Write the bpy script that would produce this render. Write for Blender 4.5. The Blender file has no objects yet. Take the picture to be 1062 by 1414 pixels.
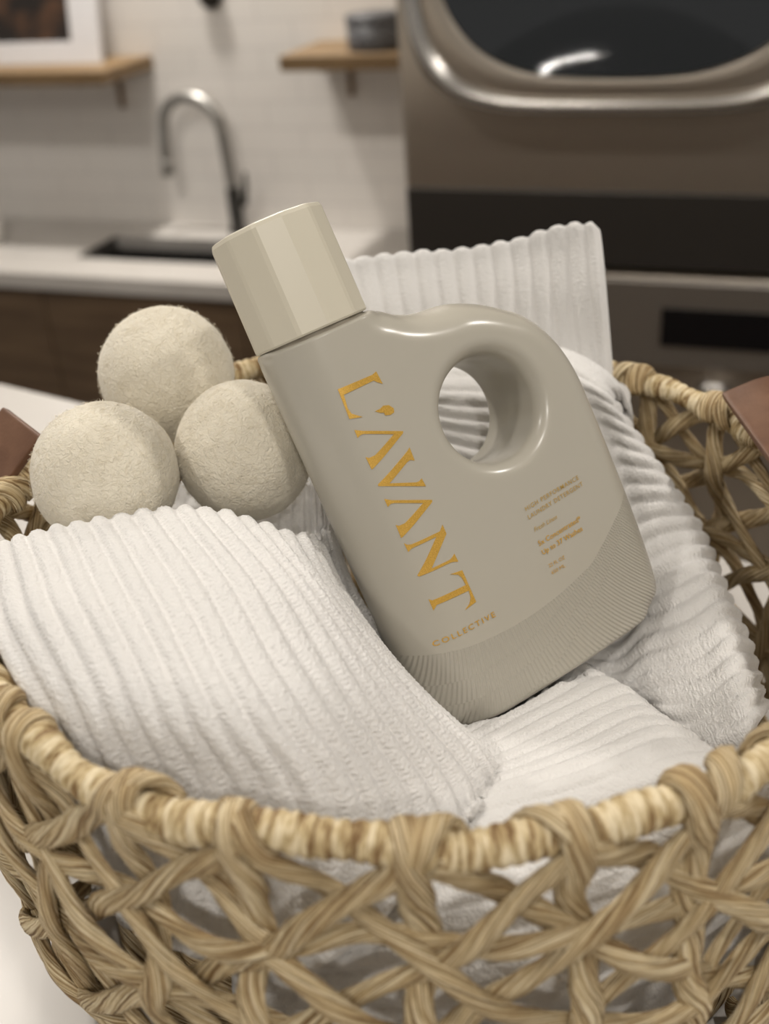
import bpy, bmesh, math, random
import numpy as np
from mathutils import Matrix, Vector
from mathutils.geometry import tessellate_polygon

SC = bpy.context.scene
COL = SC.collection
random.seed(7); RNG = np.random.default_rng(7)
PI = math.pi

# ------------------------------------------------------------------ camera
cam_d = bpy.data.cameras.new('camera'); cam = bpy.data.objects.new('camera', cam_d); COL.objects.link(cam)
CAM = Matrix(((0.99691733, 0.0784591, 0.0), (-0.039821, 0.50597379, 0.86162916), (-0.06760264, 0.85897305, -0.50753836)))  # right, up, forward
Rm = Matrix((CAM[0], CAM[1], [-c for c in CAM[2]]))
Rm = Matrix(((0.99691733, -0.039821, -0.06760264), (0.0784591, 0.50597379, 0.85897305), (0.0, 0.86162916, -0.50753836)))
Rm[2] = [-c for c in Rm[2]]
cam.matrix_world = Matrix.Translation((-0.011, -0.43, 0.44)) @ Rm.transposed().to_4x4()
cam_d.sensor_fit = 'VERTICAL'; cam_d.sensor_height = 24.0; cam_d.lens = 24.0*1500/1414
cam_d.clip_start = .01; cam_d.clip_end = 60
cam_d.dof.use_dof = True; cam_d.dof.focus_distance = .468; cam_d.dof.aperture_fstop = .02546/.0064
SC.camera = cam

# ------------------------------------------------------------------ world, lights, exposure
W = bpy.data.worlds.new('world'); SC.world = W; W.use_nodes = True
W.node_tree.nodes['Background'].inputs[0].default_value = (1.0, .955, .90, 1)
W.node_tree.nodes['Background'].inputs[1].default_value = .34
SC.view_settings.view_transform = 'Standard'; SC.view_settings.look = 'None'
SC.view_settings.gamma = 1; SC.view_settings.use_curve_mapping = False
SC.view_settings.exposure = -0.10
def lamp(name, loc, power, size, target, col=(1, .945, .875), spread=PI):
    d = bpy.data.lights.new(name, 'AREA'); d.shape = 'DISK'; d.size = size; d.energy = power; d.color = col; d.spread = spread
    o = bpy.data.objects.new(name, d); COL.objects.link(o); o.location = loc
    o.rotation_euler = (Vector(target)-Vector(loc)).to_track_quat('-Z', 'Y').to_euler()
    return o
lamp('ceiling_or_added_lamp', (.95, .10, 1.36), 10.5, .10, (.95, .10, 0))
lamp('ceiling_or_added_lamp', (-.95, -.55, 1.36), 7, .16, (-.95, -.55, 0))
lamp('ceiling_or_added_lamp', (.30, -.70, 1.36), 5.5, .14, (.30, -.70, 0))  # added fill lamp, brightens the bottle and rear towels from overhead
lamp('ceiling_or_added_lamp', (-.54, 2.52, 1.36), 31, .12, (-.54, 2.52, 0))
lamp('ceiling_or_added_lamp', (.10, -1.55, 1.36), 12, .14, (.10, -1.55, 0))  # added fill lamp, reaches the front weave and cloth at a lower angle
lamp('ceiling_or_added_lamp', (-2.08, -2.63, 1.36), .6, .03, (-2.08, -2.63, 0))  # added lamp, placed for a glint in the dryer door glass
lamp('ceiling_or_added_lamp', (-.95, .9, 1.36), 16, .14, (-.95, .9, 0))
lamp('ceiling_or_added_lamp', (-.284, .632, 1.36), 2.2, .07, (-.284, .632, 0))  # small added lamp for a vertical streak on the dryer steel

# ------------------------------------------------------------------ helpers
def mat(name, base=(.8, .8, .8), rough=.5, metal=0., spec=.5, **kw):
    m = bpy.data.materials.new(name); m.use_nodes = True
    b = m.node_tree.nodes['Principled BSDF']
    b.inputs['Base Color'].default_value = (*base, 1); b.inputs['Roughness'].default_value = rough
    b.inputs['Metallic'].default_value = metal; b.inputs['Specular IOR Level'].default_value = spec
    for k, v in kw.items(): b.inputs[k].default_value = v
    return m
def nt(m): return m.node_tree, m.node_tree.nodes['Principled BSDF']
def N(t, kind, **kw):
    n = t.nodes.new(kind)
    for k, v in kw.items():
        if hasattr(n, k): setattr(n, k, v)
        else: n.inputs[k.replace('_', ' ')].default_value = v
    return n
def ramp(t, stops):
    r = t.nodes.new('ShaderNodeValToRGB'); e = r.color_ramp.elements
    while len(e) < len(stops): e.new(.5)
    for q, (p, c) in zip(e, stops): q.position = p; q.color = (*c, 1)
    return r
def noise_mat(name, c0, c1, scale, rough, bump=0., bscale=None, bdist=.001, detail=4, coord='Object', stretch=(1, 1, 1), lo=.35, hi=.65, **kw):
    m = mat(name, c0, rough, **kw); t, b = nt(m); L = t.links.new
    tc = N(t, 'ShaderNodeTexCoord'); mp = N(t, 'ShaderNodeMapping'); mp.inputs['Scale'].default_value = stretch
    L(tc.outputs[coord], mp.inputs['Vector'])
    n = N(t, 'ShaderNodeTexNoise', Scale=scale, Detail=detail); L(mp.outputs[0], n.inputs['Vector'])
    r = ramp(t, [(lo, c0), (hi, c1)]); L(n.outputs['Fac'], r.inputs[0]); L(r.outputs[0], b.inputs['Base Color'])
    if bump:
        n2 = N(t, 'ShaderNodeTexNoise', Scale=bscale or scale, Detail=5); L(mp.outputs[0], n2.inputs['Vector'])
        bp = N(t, 'ShaderNodeBump', Strength=bump, Distance=bdist); L(n2.outputs['Fac'], bp.inputs['Height']); L(bp.outputs[0], b.inputs['Normal'])
    return m
def mesh(name, V, F, m, parent=None, smooth=True, uv=None):
    me = bpy.data.meshes.new(name); me.from_pydata([tuple(v) for v in V], [], [tuple(f) for f in F]); me.materials.append(m)
    if smooth: me.polygons.foreach_set('use_smooth', [True]*len(me.polygons))
    if uv is not None:
        l = me.uv_layers.new(name='UVMap'); idx = np.empty(len(me.loops), np.int32); me.loops.foreach_get('vertex_index', idx)
        l.data.foreach_set('uv', np.asarray(uv, np.float32)[idx].ravel())
    me.update(); o = bpy.data.objects.new(name, me); COL.objects.link(o)
    if parent: o.parent = parent
    return o
def tag(o, label=None, cat=None, group=None, kind=None):
    if label: o['label'] = label
    if cat: o['category'] = cat
    if group: o['group'] = group
    if kind: o['kind'] = kind
    return o
def empty(name, loc=(0, 0, 0), rz=0.):
    o = bpy.data.objects.new(name, None); COL.objects.link(o); o.location = loc; o.rotation_euler = (0, 0, rz); o.empty_display_size = .05
    return o
def bmobj(name, bm, m, parent=None, smooth=False):
    me = bpy.data.meshes.new(name); bm.to_mesh(me); bm.free(); me.materials.append(m)
    if smooth: me.polygons.foreach_set('use_smooth', [True]*len(me.polygons))
    o = bpy.data.objects.new(name, me); COL.objects.link(o)
    if parent: o.parent = parent
    return o
def add_box(bm, lo, hi, bev=0., seg=2):
    r = bmesh.ops.create_cube(bm, size=1); vs = r['verts']
    for v in vs: v.co = Vector([lo[i]+(v.co[i]+.5)*(hi[i]-lo[i]) for i in range(3)])
    if bev: bmesh.ops.bevel(bm, geom=list({e for v in vs for e in v.link_edges}), offset=bev, segments=seg, affect='EDGES', profile=.5)
def box(name, lo, hi, m, parent=None, bev=.002):
    bm = bmesh.new(); add_box(bm, lo, hi, bev); return bmobj(name, bm, m, parent)
def grid_faces(nr, nc, closed_c=True, base=0, flip=False):
    i, j = np.meshgrid(np.arange(nr-1), np.arange(nc if closed_c else nc-1), indexing='ij'); j2 = (j+1) % nc
    f = np.stack([i*nc+j, i*nc+j2, (i+1)*nc+j2, (i+1)*nc+j], -1).reshape(-1, 4)+base
    return f[:, ::-1] if flip else f
def tube(path, rad, k=12, side=None, flat=1., lobes=0, lobe_amp=0., twist=0., cap=True):
    """swept cord: path (n,3); rad scalar/array; side = flattening normal per point; returns V,F,UV (seam duplicated)"""
    P = np.asarray(path, float); n = len(P); T = np.gradient(P, axis=0); T /= np.linalg.norm(T, axis=1)[:, None]+1e-12
    s = np.concatenate([[0], np.cumsum(np.linalg.norm(np.diff(P, axis=0), axis=1))])
    rad = np.broadcast_to(np.asarray(rad, float), (n,))
    if side is None:
        U = np.zeros((n, 3)); u = np.cross(T[0], [0, 0, 1.]); u = u if np.linalg.norm(u) > .1 else np.cross(T[0], [1., 0, 0])
        for i in range(n):
            u = u-T[i]*(u@T[i]); u /= np.linalg.norm(u); U[i] = u
    else:
        U = np.broadcast_to(np.asarray(side, float), (n, 3)); U = U-T*np.sum(U*T, 1)[:, None]; U = U/(np.linalg.norm(U, axis=1)[:, None]+1e-12)
    B = np.cross(T, U); a = np.linspace(0, 2*PI, k+1)
    r = rad[:, None]*(1+(lobe_amp*np.cos(lobes*(a[None]-twist*s[:, None])) if lobes else 0))
    V = P[:, None]+U[:, None]*(r*np.cos(a)*flat)[..., None]+B[:, None]*(r*np.sin(a))[..., None]
    UV = np.stack([np.broadcast_to(a/(2*PI), (n, k+1)), np.broadcast_to(s[:, None], (n, k+1))], -1).reshape(-1, 2)
    F = [tuple(f) for f in grid_faces(n, k+1, False)]
    V = V.reshape(-1, 3)
    if cap:
        b = (n-1)*(k+1); F.append(tuple(range(k-1, -1, -1))); F.append(tuple(b+i for i in range(k)))
    return V, F, UV
def cord(name, path, rad, m, parent, **kw):
    V, F, UV = tube(path, rad, **kw); return mesh(name, V, F, m, parent, True, UV)
def lathe(name, prof, m, parent=None, k=40, loc=(0, 0, 0), axis='z'):
    a = np.linspace(0, 2*PI, k, endpoint=False); P = np.asarray(prof, float)
    V = np.stack([P[:, :1]*np.cos(a), P[:, :1]*np.sin(a), np.broadcast_to(P[:, 1:2], (len(P), k))], -1).reshape(-1, 3)
    if axis == 'y': V = V[:, [0, 2, 1]]*np.array([1, -1, 1])
    return mesh(name, V+np.array(loc), grid_faces(len(P), k), m, parent)
def loft(name, loops, m, parent, smooth=True, cap=False):
    L = [np.asarray(l, float) for l in loops]; k = len(L[0]); V = np.concatenate(L); F = [tuple(f) for f in grid_faces(len(L), k)]
    if cap: F.append(tuple(len(V)-k+i for i in range(k)))
    return mesh(name, V, F, m, parent, smooth)
def squircle(hw, hh, e, y, cx=0., cz=0., k=72):
    a = np.linspace(0, 2*PI, k, endpoint=False); c, s = np.cos(a), np.sin(a)
    return np.stack([cx+hw*np.sign(c)*np.abs(c)**(2/e), np.full(k, y), cz+hh*np.sign(s)*np.abs(s)**(2/e)], -1)

# ------------------------------------------------------------------ materials
M_wall = mat('white_tile', (.74, .71, .67), .35)
t, b = nt(M_wall); L = t.links.new; tc = N(t, 'ShaderNodeTexCoord'); mp = N(t, 'ShaderNodeMapping'); mp.inputs['Rotation'].default_value = (PI/2, 0, 0)
bk = N(t, 'ShaderNodeTexBrick', Scale=1.0, Mortar_Size=.0022); bk.inputs['Brick Width'].default_value = .2; bk.inputs['Row Height'].default_value = .066
bk.inputs['Color1'].default_value = (.78, .745, .705, 1); bk.inputs['Color2'].default_value = (.76, .73, .69, 1); bk.inputs['Mortar'].default_value = (.66, .63, .60, 1)
L(tc.outputs['Object'], mp.inputs[0]); L(mp.outputs[0], bk.inputs['Vector']); L(bk.outputs['Color'], b.inputs['Base Color'])
bp = N(t, 'ShaderNodeBump', Strength=.4, Distance=.002); bp.invert = True; L(bk.outputs['Fac'], bp.inputs['Height']); L(bp.outputs[0], b.inputs['Normal'])
M_floor = noise_mat('floor_tile', (.20, .18, .16), (.26, .235, .21), 3, .5)
M_ceil = mat('ceiling_paint', (.8, .78, .74), .9)
M_quartz = noise_mat('white_quartz', (.50, .475, .445), (.55, .525, .495), 6, .32, detail=8)
M_wood = noise_mat('brown_wood', (.085, .052, .028), (.14, .09, .05), 4, .5, stretch=(1, 1, 9), bump=.1)
M_oak = noise_mat('oak_shelf', (.16, .10, .045), (.24, .155, .075), 5, .5, stretch=(1, 8, 8))
M_black = mat('black_sink', (.006, .006, .006), .4)
M_nickel = mat('brushed_nickel', (.42, .41, .39), .38, .9)
M_dark = mat('dark_metal', (.04, .037, .033), .4, .6)
M_steel = mat('black_stainless', (.52, .46, .385), .38, .85, **{'Anisotropic': .92, 'Anisotropic Rotation': 0.0})
t, b = nt(M_steel); tg = t.nodes.new('ShaderNodeTangent'); tg.direction_type = 'RADIAL'; tg.axis = 'Z'; t.links.new(tg.outputs[0], b.inputs['Tangent'])
M_steel3 = mat('black_panel', (.05, .045, .04), .35, .5)
M_steel2 = mat('grey_stainless', (.36, .33, .295), .42, .8, Anisotropic=.6)
M_gloss = mat('black_gloss_panel', (.006, .006, .007), .12)
M_chrome = mat('chrome_trim', (.5, .48, .45), .25, 1.)
M_glass = mat('smoked_door_glass', (.018, .021, .024), .04, 0., .6)
M_white = mat('white_plastic', (.8, .78, .75), .4)
M_frame = mat('white_frame', (.72, .71, .72), .45)
M_print = noise_mat('dark_print', (.014, .01, .008), (.16, .075, .035), 9, .5, lo=.45, hi=.75)
M_tin = mat('dark_grey_tin', (.08, .08, .085), .45)
M_bottle = mat('putty_plastic', (.43, .405, .345), .25, 0, .5, **{'Subsurface Weight': 0.0})
t, b = nt(M_bottle); L = t.links.new
def math_n(t, op, a, c=None):
    n = t.nodes.new('ShaderNodeMath'); n.operation = op
    for i, v in enumerate((a, c)):
        if v is None: continue
        if isinstance(v, (int, float)): n.inputs[i].default_value = v
        else: t.links.new(v, n.inputs[i])
    return n.outputs[0]
# fine moulded ribs in swooping bands near the foot of the bottle (relief only)
tc = N(t, 'ShaderNodeTexCoord'); sx = N(t, 'ShaderNodeSeparateXYZ'); L(tc.outputs['Object'], sx.inputs[0])
X = math_n(t, 'MULTIPLY', sx.outputs['X'], 1000.); Z = math_n(t, 'MULTIPLY', sx.outputs['Z'], 1000.); Yl = math_n(t, 'MULTIPLY', sx.outputs['Y'], 1000.)
def curve_z(z0, k, x0):
    d = math_n(t, 'SUBTRACT', X, x0); return math_n(t, 'ADD', math_n(t, 'MULTIPLY', math_n(t, 'MULTIPLY', d, d), k), z0)
band = None
for z0, k, x0 in ((-76, .0033, -8), (-87, .0041, -28), (-97, .0046, -32), (-108, .0052, -34)):
    q = math_n(t, 'LESS_THAN', Z, curve_z(z0, k, x0)); band = q if band is None else math_n(t, 'ADD', band, q)
g = math_n(t, 'MULTIPLY', math_n(t, 'ADD', X, 15.), .0105)
q = math_n(t, 'ADD', X, math_n(t, 'MULTIPLY', math_n(t, 'ADD', Z, 76.), g))
q = math_n(t, 'ADD', q, math_n(t, 'MULTIPLY', band, .9))
wv = math_n(t, 'SINE', math_n(t, 'MULTIPLY', q, 2*PI/1.75))
front = math_n(t, 'LESS_THAN', Yl, -3.)
above = math_n(t, 'GREATER_THAN', Z, -107.)
hgt = math_n(t, 'MULTIPLY', math_n(t, 'MULTIPLY', math_n(t, 'MULTIPLY', wv, math_n(t, 'GREATER_THAN', band, .5)), front), above)
bp = N(t, 'ShaderNodeBump', Strength=.62, Distance=.0004); L(hgt, bp.inputs['Height']); L(bp.outputs[0], b.inputs['Normal'])
M_cap = mat('cream_cap_plastic', (.60, .56, .455), .36)
M_neck_shade = mat('neck_gap_painted_shade', (.25, .22, .17), .6)  # darker neck colour, shade of the gap under the cap painted in
M_gold = noise_mat('gold_foil', (.60, .34, .055), (.80, .50, .11), 3000, .34, metal=.45)
M_gold2 = mat('gold_ink', (.50, .33, .085), .45, .25)
M_ball = noise_mat('cream_wool_felt', (.71, .655, .535), (.785, .73, .605), 40, 1.0, spec=.1, detail=8, **{'Sheen Weight': .35, 'Sheen Roughness': .5})
t, b = nt(M_ball); L = t.links.new; tc = N(t, 'ShaderNodeTexCoord')
n1 = N(t, 'ShaderNodeTexNoise', Scale=480, Detail=6, Distortion=1.0); n2 = N(t, 'ShaderNodeTexNoise', Scale=90, Detail=4, Distortion=.8)
L(tc.outputs['Object'], n1.inputs['Vector']); L(tc.outputs['Object'], n2.inputs['Vector'])
ad = math_n(t, 'ADD', n1.outputs['Fac'], math_n(t, 'MULTIPLY', n2.outputs['Fac'], 1.0)); bp = N(t, 'ShaderNodeBump', Strength=.7, Distance=.0017)
L(ad, bp.inputs['Height']); L(bp.outputs[0], b.inputs['Normal'])
M_fuzz = mat('wool_fibre', (.75, .69, .56), 1.0, spec=.05)
def cloth_mat(name, strength, scale, beads):
    m = mat(name, (.72, .705, .685), 1.0, spec=.08, **{'Sheen Weight': .35, 'Sheen Roughness': .45}); t, b = nt(m); L = t.links.new
    tc = N(t, 'ShaderNodeTexCoord'); vo = N(t, 'ShaderNodeTexVoronoi', Scale=scale); n = N(t, 'ShaderNodeTexNoise', Scale=260, Detail=5)
    L(tc.outputs['Object'], vo.inputs['Vector']); L(tc.outputs['Object'], n.inputs['Vector'])
    h = math_n(t, 'SUBTRACT', math_n(t, 'MULTIPLY', n.outputs['Fac'], .45), vo.outputs['Distance'])
    uv = N(t, 'ShaderNodeUVMap'); s = N(t, 'ShaderNodeSeparateXYZ'); L(uv.outputs[0], s.inputs[0])
    fr = math_n(t, 'ABSOLUTE', math_n(t, 'SUBTRACT', math_n(t, 'FRACT', s.outputs['X']), .5))       # 0 on the crest, .5 in the groove
    m1 = math_n(t, 'MULTIPLY', math_n(t, 'GREATER_THAN', fr, .20), math_n(t, 'LESS_THAN', fr, .43))
    bead = math_n(t, 'SINE', math_n(t, 'ADD', math_n(t, 'MULTIPLY', s.outputs['Y'], 2*PI/.0021), math_n(t, 'MULTIPLY', n.outputs['Fac'], 5.)))
    h = math_n(t, 'ADD', h, math_n(t, 'MULTIPLY', math_n(t, 'MULTIPLY', bead, m1), beads))
    bp = N(t, 'ShaderNodeBump', Strength=strength, Distance=.0009); L(h, bp.inputs['Height']); L(bp.outputs[0], b.inputs['Normal'])
    return m
M_terry = cloth_mat('white_terry', .6, 700., .20); M_terry2 = cloth_mat('white_terry_fine', .42, 950., .16)
def fibre_mat(name, cols, along, around, skew, bump=.6):
    m = mat(name, cols[1], .62, spec=.3); t, b = nt(m); L = t.links.new
    uv = N(t, 'ShaderNodeUVMap'); s = N(t, 'ShaderNodeSeparateXYZ'); L(uv.outputs[0], s.inputs[0])
    oi = N(t, 'ShaderNodeObjectInfo'); rnd = math_n(t, 'MULTIPLY', oi.outputs['Random'], 37.)
    ang = math_n(t, 'ADD', math_n(t, 'MULTIPLY', s.outputs['X'], 2*PI), math_n(t, 'MULTIPLY', s.outputs['Y'], skew))
    c = N(t, 'ShaderNodeCombineXYZ'); L(math_n(t, 'MULTIPLY', math_n(t, 'COSINE', ang), around), c.inputs[0]); L(math_n(t, 'MULTIPLY', math_n(t, 'SINE', ang), around), c.inputs[1])
    L(math_n(t, 'ADD', math_n(t, 'MULTIPLY', s.outputs['Y'], along), rnd), c.inputs[2])
    n = N(t, 'ShaderNodeTexNoise', Scale=1., Detail=5, Roughness=.62); L(c.outputs[0], n.inputs['Vector'])
    r = ramp(t, [(.38, cols[0]), (.465, cols[1]), (.53, cols[2]), (.61, cols[3])]); L(n.outputs['Fac'], r.inputs[0]); L(r.outputs[0], b.inputs['Base Color'])
    bp = N(t, 'ShaderNodeBump', Strength=bump, Distance=.0016); L(n.outputs['Fac'], bp.inputs['Height']); L(bp.outputs[0], b.inputs['Normal'])
    return m
STRAW = ((.15, .08, .028), (.42, .285, .135), (.66, .52, .30), (.86, .74, .51))
M_straw = fibre_mat('straw_fibre', STRAW, 26., 6., 60., 1.0)
M_wrap = fibre_mat('wrapped_straw', ((.19, .11, .045), (.42, .31, .155), (.58, .465, .275), (.74, .635, .44)), 420., .5, 0., .8)
M_leather = noise_mat('brown_leather', (.115, .052, .026), (.155, .075, .04), 60, .55, bump=.25, bscale=700, bdist=.0004)
M_ledge = mat('leather_edge', (.16, .09, .06), .7)

GLYPHS = {
  'L': [(-42.61, 52.06), (-26.23, 51.64), (-24.08, 52.24), (-23.51, 46.4), (-25.65, 48.04), (-26.74, 49.24), (-41.32, 48.97), (-42.02, 42.97), (-41.45, 40.47), (-37.8, 37.32), (-43.03, 38.77)],
  'apostrophe': [(-31.69, 37.28), (-29.08, 37.29), (-27.22, 37.91), (-24.76, 37.14), (-23.31, 35.1), (-23.79, 33.42), (-25.85, 33.07), (-28.1, 33.85), (-28.23, 35.13), (-29.82, 35.73)],
  'A': [(-42.98, 33.69), (-40.03, 31.95), (-23.45, 24.53), (-23.7, 23.78), (-42.27, 15.59), (-42.92, 15.52), (-43.14, 21.32), (-42.08, 20.44), (-39.35, 20.41), (-27.87, 25.04), (-40.29, 30.66), (-41.42, 30.8), (-43.02, 30.14)],
  'V': [(-42.96, 8.58), (-26.89, 15.26), (-25.28, 15.98), (-23.63, 16.97), (-23.8, 10.99), (-25.75, 12.06), (-27.51, 11.71), (-38.5, 6.96), (-27.2, 2.22), (-25.69, 2.01), (-24.1, 2.64), (-23.67, -1.25), (-43.03, 7.75)],
  'A2': [(-42.95, 1.76), (-40.49, 0.02), (-23.59, -7.71), (-23.8, -8.59), (-42.42, -16.58), (-42.97, -16.61), (-42.87, -10.54), (-41.8, -11.43), (-39.22, -11.5), (-27.92, -7.24), (-39.95, -1.58), (-41.47, -1.24), (-42.94, -2.0)],
  'N': [(-42.76, -19.25), (-41.82, -20.48), (-40.2, -21.06), (-25.87, -21.71), (-23.59, -19.66), (-23.56, -24.01), (-36.4, -34.5), (-27.1, -34.96), (-25.61, -34.6), (-23.81, -33.6), (-23.55, -37.51), (-25.83, -36.48), (-27.46, -36.17), (-42.51, -35.38), (-43.02, -34.63), (-28.37, -23.06), (-39.35, -22.64), (-41.1, -22.78), (-42.58, -23.54)],
  'T': [(-42.66, -46.31), (-41.38, -47.43), (-24.59, -48.39), (-25.03, -44.37), (-26.09, -42.63), (-29.41, -40.76), (-23.45, -41.75), (-23.23, -57.35), (-29.63, -58.08), (-26.51, -56.68), (-24.81, -54.52), (-24.37, -51.22), (-40.56, -50.02), (-41.29, -50.67), (-42.62, -51.72)],
}
CLOTH = {
 'A': [
  [(-0.1647, 0.0735, 0.138), (-0.1567, 0.0877, 0.146), (-0.1156, 0.1088, 0.153), (-0.08, 0.1073, 0.148), (-0.0509, 0.0847, 0.17), (-0.0356, 0.1445, 0.175)],
  [(-0.1838, 0.0083, 0.158), (-0.1597, 0.0026, 0.166), (-0.1156, 0.0118, 0.169), (-0.08, 0.0133, 0.164), (-0.0489, 0.0047, 0.17), (-0.0356, 0.0745, 0.157)],
  [(-0.1841, -0.0267, 0.198), (-0.1597, -0.0354, 0.208), (-0.1156, -0.0262, 0.211), (-0.08, -0.0227, 0.206), (-0.0469, -0.0253, 0.192), (-0.0356, 0.0445, 0.145)],
  [(-0.1716, -0.0794, 0.208), (-0.1375, -0.0911, 0.217), (-0.0918, -0.0834, 0.216), (-0.0578, -0.0737, 0.207), (-0.0359, -0.0583, 0.186), (-0.0286, 0.0253, 0.125)],
  [(-0.1543, -0.1125, 0.203), (-0.1215, -0.123, 0.212), (-0.0732, -0.1253, 0.209), (-0.0412, -0.1048, 0.197), (-0.0203, -0.0786, 0.17), (-0.0114, -0.0053, 0.11)],
  [(-0.1386, -0.1332, 0.188), (-0.1086, -0.1446, 0.2), (-0.0585, -0.1496, 0.197), (-0.0266, -0.1266, 0.182), (-0.0036, -0.0943, 0.155), (0.0045, -0.0418, 0.108)],
  [(-0.1332, -0.1391, 0.165), (-0.1015, -0.1503, 0.172), (-0.0438, -0.164, 0.166), (-0.0083, -0.1418, 0.15), (0.018, -0.1129, 0.138), (0.0211, -0.0975, 0.122)],
  [(-0.1332, -0.1391, 0.1), (-0.1089, -0.1604, 0.1), (-0.05, -0.188, 0.115), (-0.004, -0.166, 0.142), (0.021, -0.1189, 0.129), (0.0211, -0.1035, 0.114)],
 ],
 'B': [
  [(-0.06, 0.03, 0.06), (-0.068, -0.03, 0.07), (-0.07, -0.085, 0.09), (-0.075, -0.12, 0.098), (-0.08, -0.145, 0.095), (-0.085, -0.16, 0.08), (-0.088, -0.163, 0.03)],
  [(0.0, 0.035, 0.066), (-0.008, -0.03, 0.08), (-0.012, -0.085, 0.112), (-0.016, -0.12, 0.122), (-0.02, -0.155, 0.128), (-0.02, -0.182, 0.11), (-0.02, -0.186, 0.05)],
  [(0.03, 0.04, 0.07), (0.03, -0.02, 0.085), (0.0171, -0.0577, 0.111), (0.016, -0.1012, 0.122), (0.0113, -0.147, 0.134), (0.03, -0.184, 0.115), (0.03, -0.186, 0.05)],
  [(0.06, 0.045, 0.075), (0.066, -0.0, 0.09), (0.0449, -0.0347, 0.108), (0.0516, -0.0924, 0.13), (0.0516, -0.1447, 0.142), (0.08, -0.17, 0.118), (0.08, -0.17, 0.05)],
  [(0.085, 0.035, 0.085), (0.095, 0.012, 0.1), (0.0707, -0.0058, 0.1), (0.0867, -0.0651, 0.122), (0.0887, -0.1343, 0.146), (0.125, -0.145, 0.12), (0.125, -0.145, 0.05)],
  [(0.1, 0.035, 0.085), (0.11, 0.01, 0.1), (0.0792, -0.0084, 0.098), (0.0971, -0.0665, 0.118), (0.1111, -0.1253, 0.138), (0.142, -0.125, 0.12), (0.145, -0.12, 0.05)],
  [(0.11, 0.03, 0.075), (0.117, 0.005, 0.088), (0.0849, -0.0025, 0.09), (0.1037, -0.0586, 0.105), (0.1165, -0.1162, 0.125), (0.148, -0.118, 0.105), (0.15, -0.115, 0.05)],
 ],
 'C': [
  [(-0.01, 0.06, 0.075), (-0.02, 0.08, 0.115), (-0.03, 0.097, 0.155), (-0.035, 0.112, 0.187), (-0.04, 0.125, 0.197), (-0.045, 0.15, 0.19), (-0.045, 0.165, 0.12)],
  [(0.1, 0.0, 0.075), (0.0788, -0.0111, 0.092), (0.0877, 0.0369, 0.115), (0.082, 0.073, 0.165), (0.0598, 0.1037, 0.197), (0.05, 0.152, 0.192), (0.0497, 0.1691, 0.12)],
  [(0.1103, -0.0873, 0.105), (0.1102, -0.0319, 0.11), (0.117, 0.0385, 0.127), (0.1093, 0.0795, 0.17), (0.0883, 0.1067, 0.203), (0.088, 0.145, 0.195), (0.0852, 0.1555, 0.12)],
  [(0.1205, -0.1002, 0.12), (0.1278, -0.0385, 0.122), (0.1294, 0.0349, 0.137), (0.1192, 0.0697, 0.172), (0.107, 0.0948, 0.199), (0.112, 0.128, 0.19), (0.1129, 0.1382, 0.12)],
  [(0.1333, -0.0996, 0.128), (0.1427, -0.0318, 0.128), (0.144, 0.0349, 0.14), (0.1295, 0.0675, 0.168), (0.1149, 0.0949, 0.192), (0.126, 0.115, 0.18), (0.1269, 0.1266, 0.11)],
  [(0.1509, -0.0675, 0.11), (0.1589, -0.0183, 0.112), (0.1565, 0.0521, 0.126), (0.1368, 0.0827, 0.155), (0.1201, 0.1093, 0.182), (0.13, 0.11, 0.165), (0.1319, 0.1218, 0.1)],
 ],
 'D': [
  [(-0.055, 0.185, 0.2426), (-0.0084, 0.187, 0.2452), (0.0336, 0.185, 0.2467), (0.0709, 0.181, 0.25), (0.0969, 0.175, 0.2573), (0.1176, 0.163, 0.2623)],
  [(-0.0534, 0.178, 0.2474), (-0.0083, 0.18, 0.2495), (0.0332, 0.178, 0.251), (0.07, 0.174, 0.2543), (0.0954, 0.167, 0.2625), (0.117, 0.157, 0.2664)],
  [(-0.0497, 0.171, 0.2417), (-0.0069, 0.173, 0.2427), (0.034, 0.171, 0.2434), (0.0711, 0.168, 0.2456), (0.0957, 0.161, 0.252), (0.1177, 0.151, 0.2573)],
  [(-0.0436, 0.155, 0.2254), (-0.0047, 0.158, 0.2232), (0.0353, 0.158, 0.2221), (0.072, 0.155, 0.2223), (0.0966, 0.148, 0.2258), (0.1192, 0.139, 0.2305)],
  [(-0.038, 0.138, 0.1968), (-0.0012, 0.142, 0.192), (0.0368, 0.143, 0.1883), (0.074, 0.142, 0.1856), (0.0991, 0.136, 0.186), (0.1221, 0.126, 0.184)],
  [(-0.0334, 0.125, 0.1571), (0.0019, 0.13, 0.1514), (0.0398, 0.132, 0.147), (0.0779, 0.132, 0.1437), (0.1026, 0.128, 0.1459), (0.1236, 0.12, 0.1551)],
 ],
}
BALLS = [(-0.1363, 0.0102, 0.2121), (-0.0753, 0.0347, 0.2064), (-0.115, 0.0826, 0.2285)]

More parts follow.
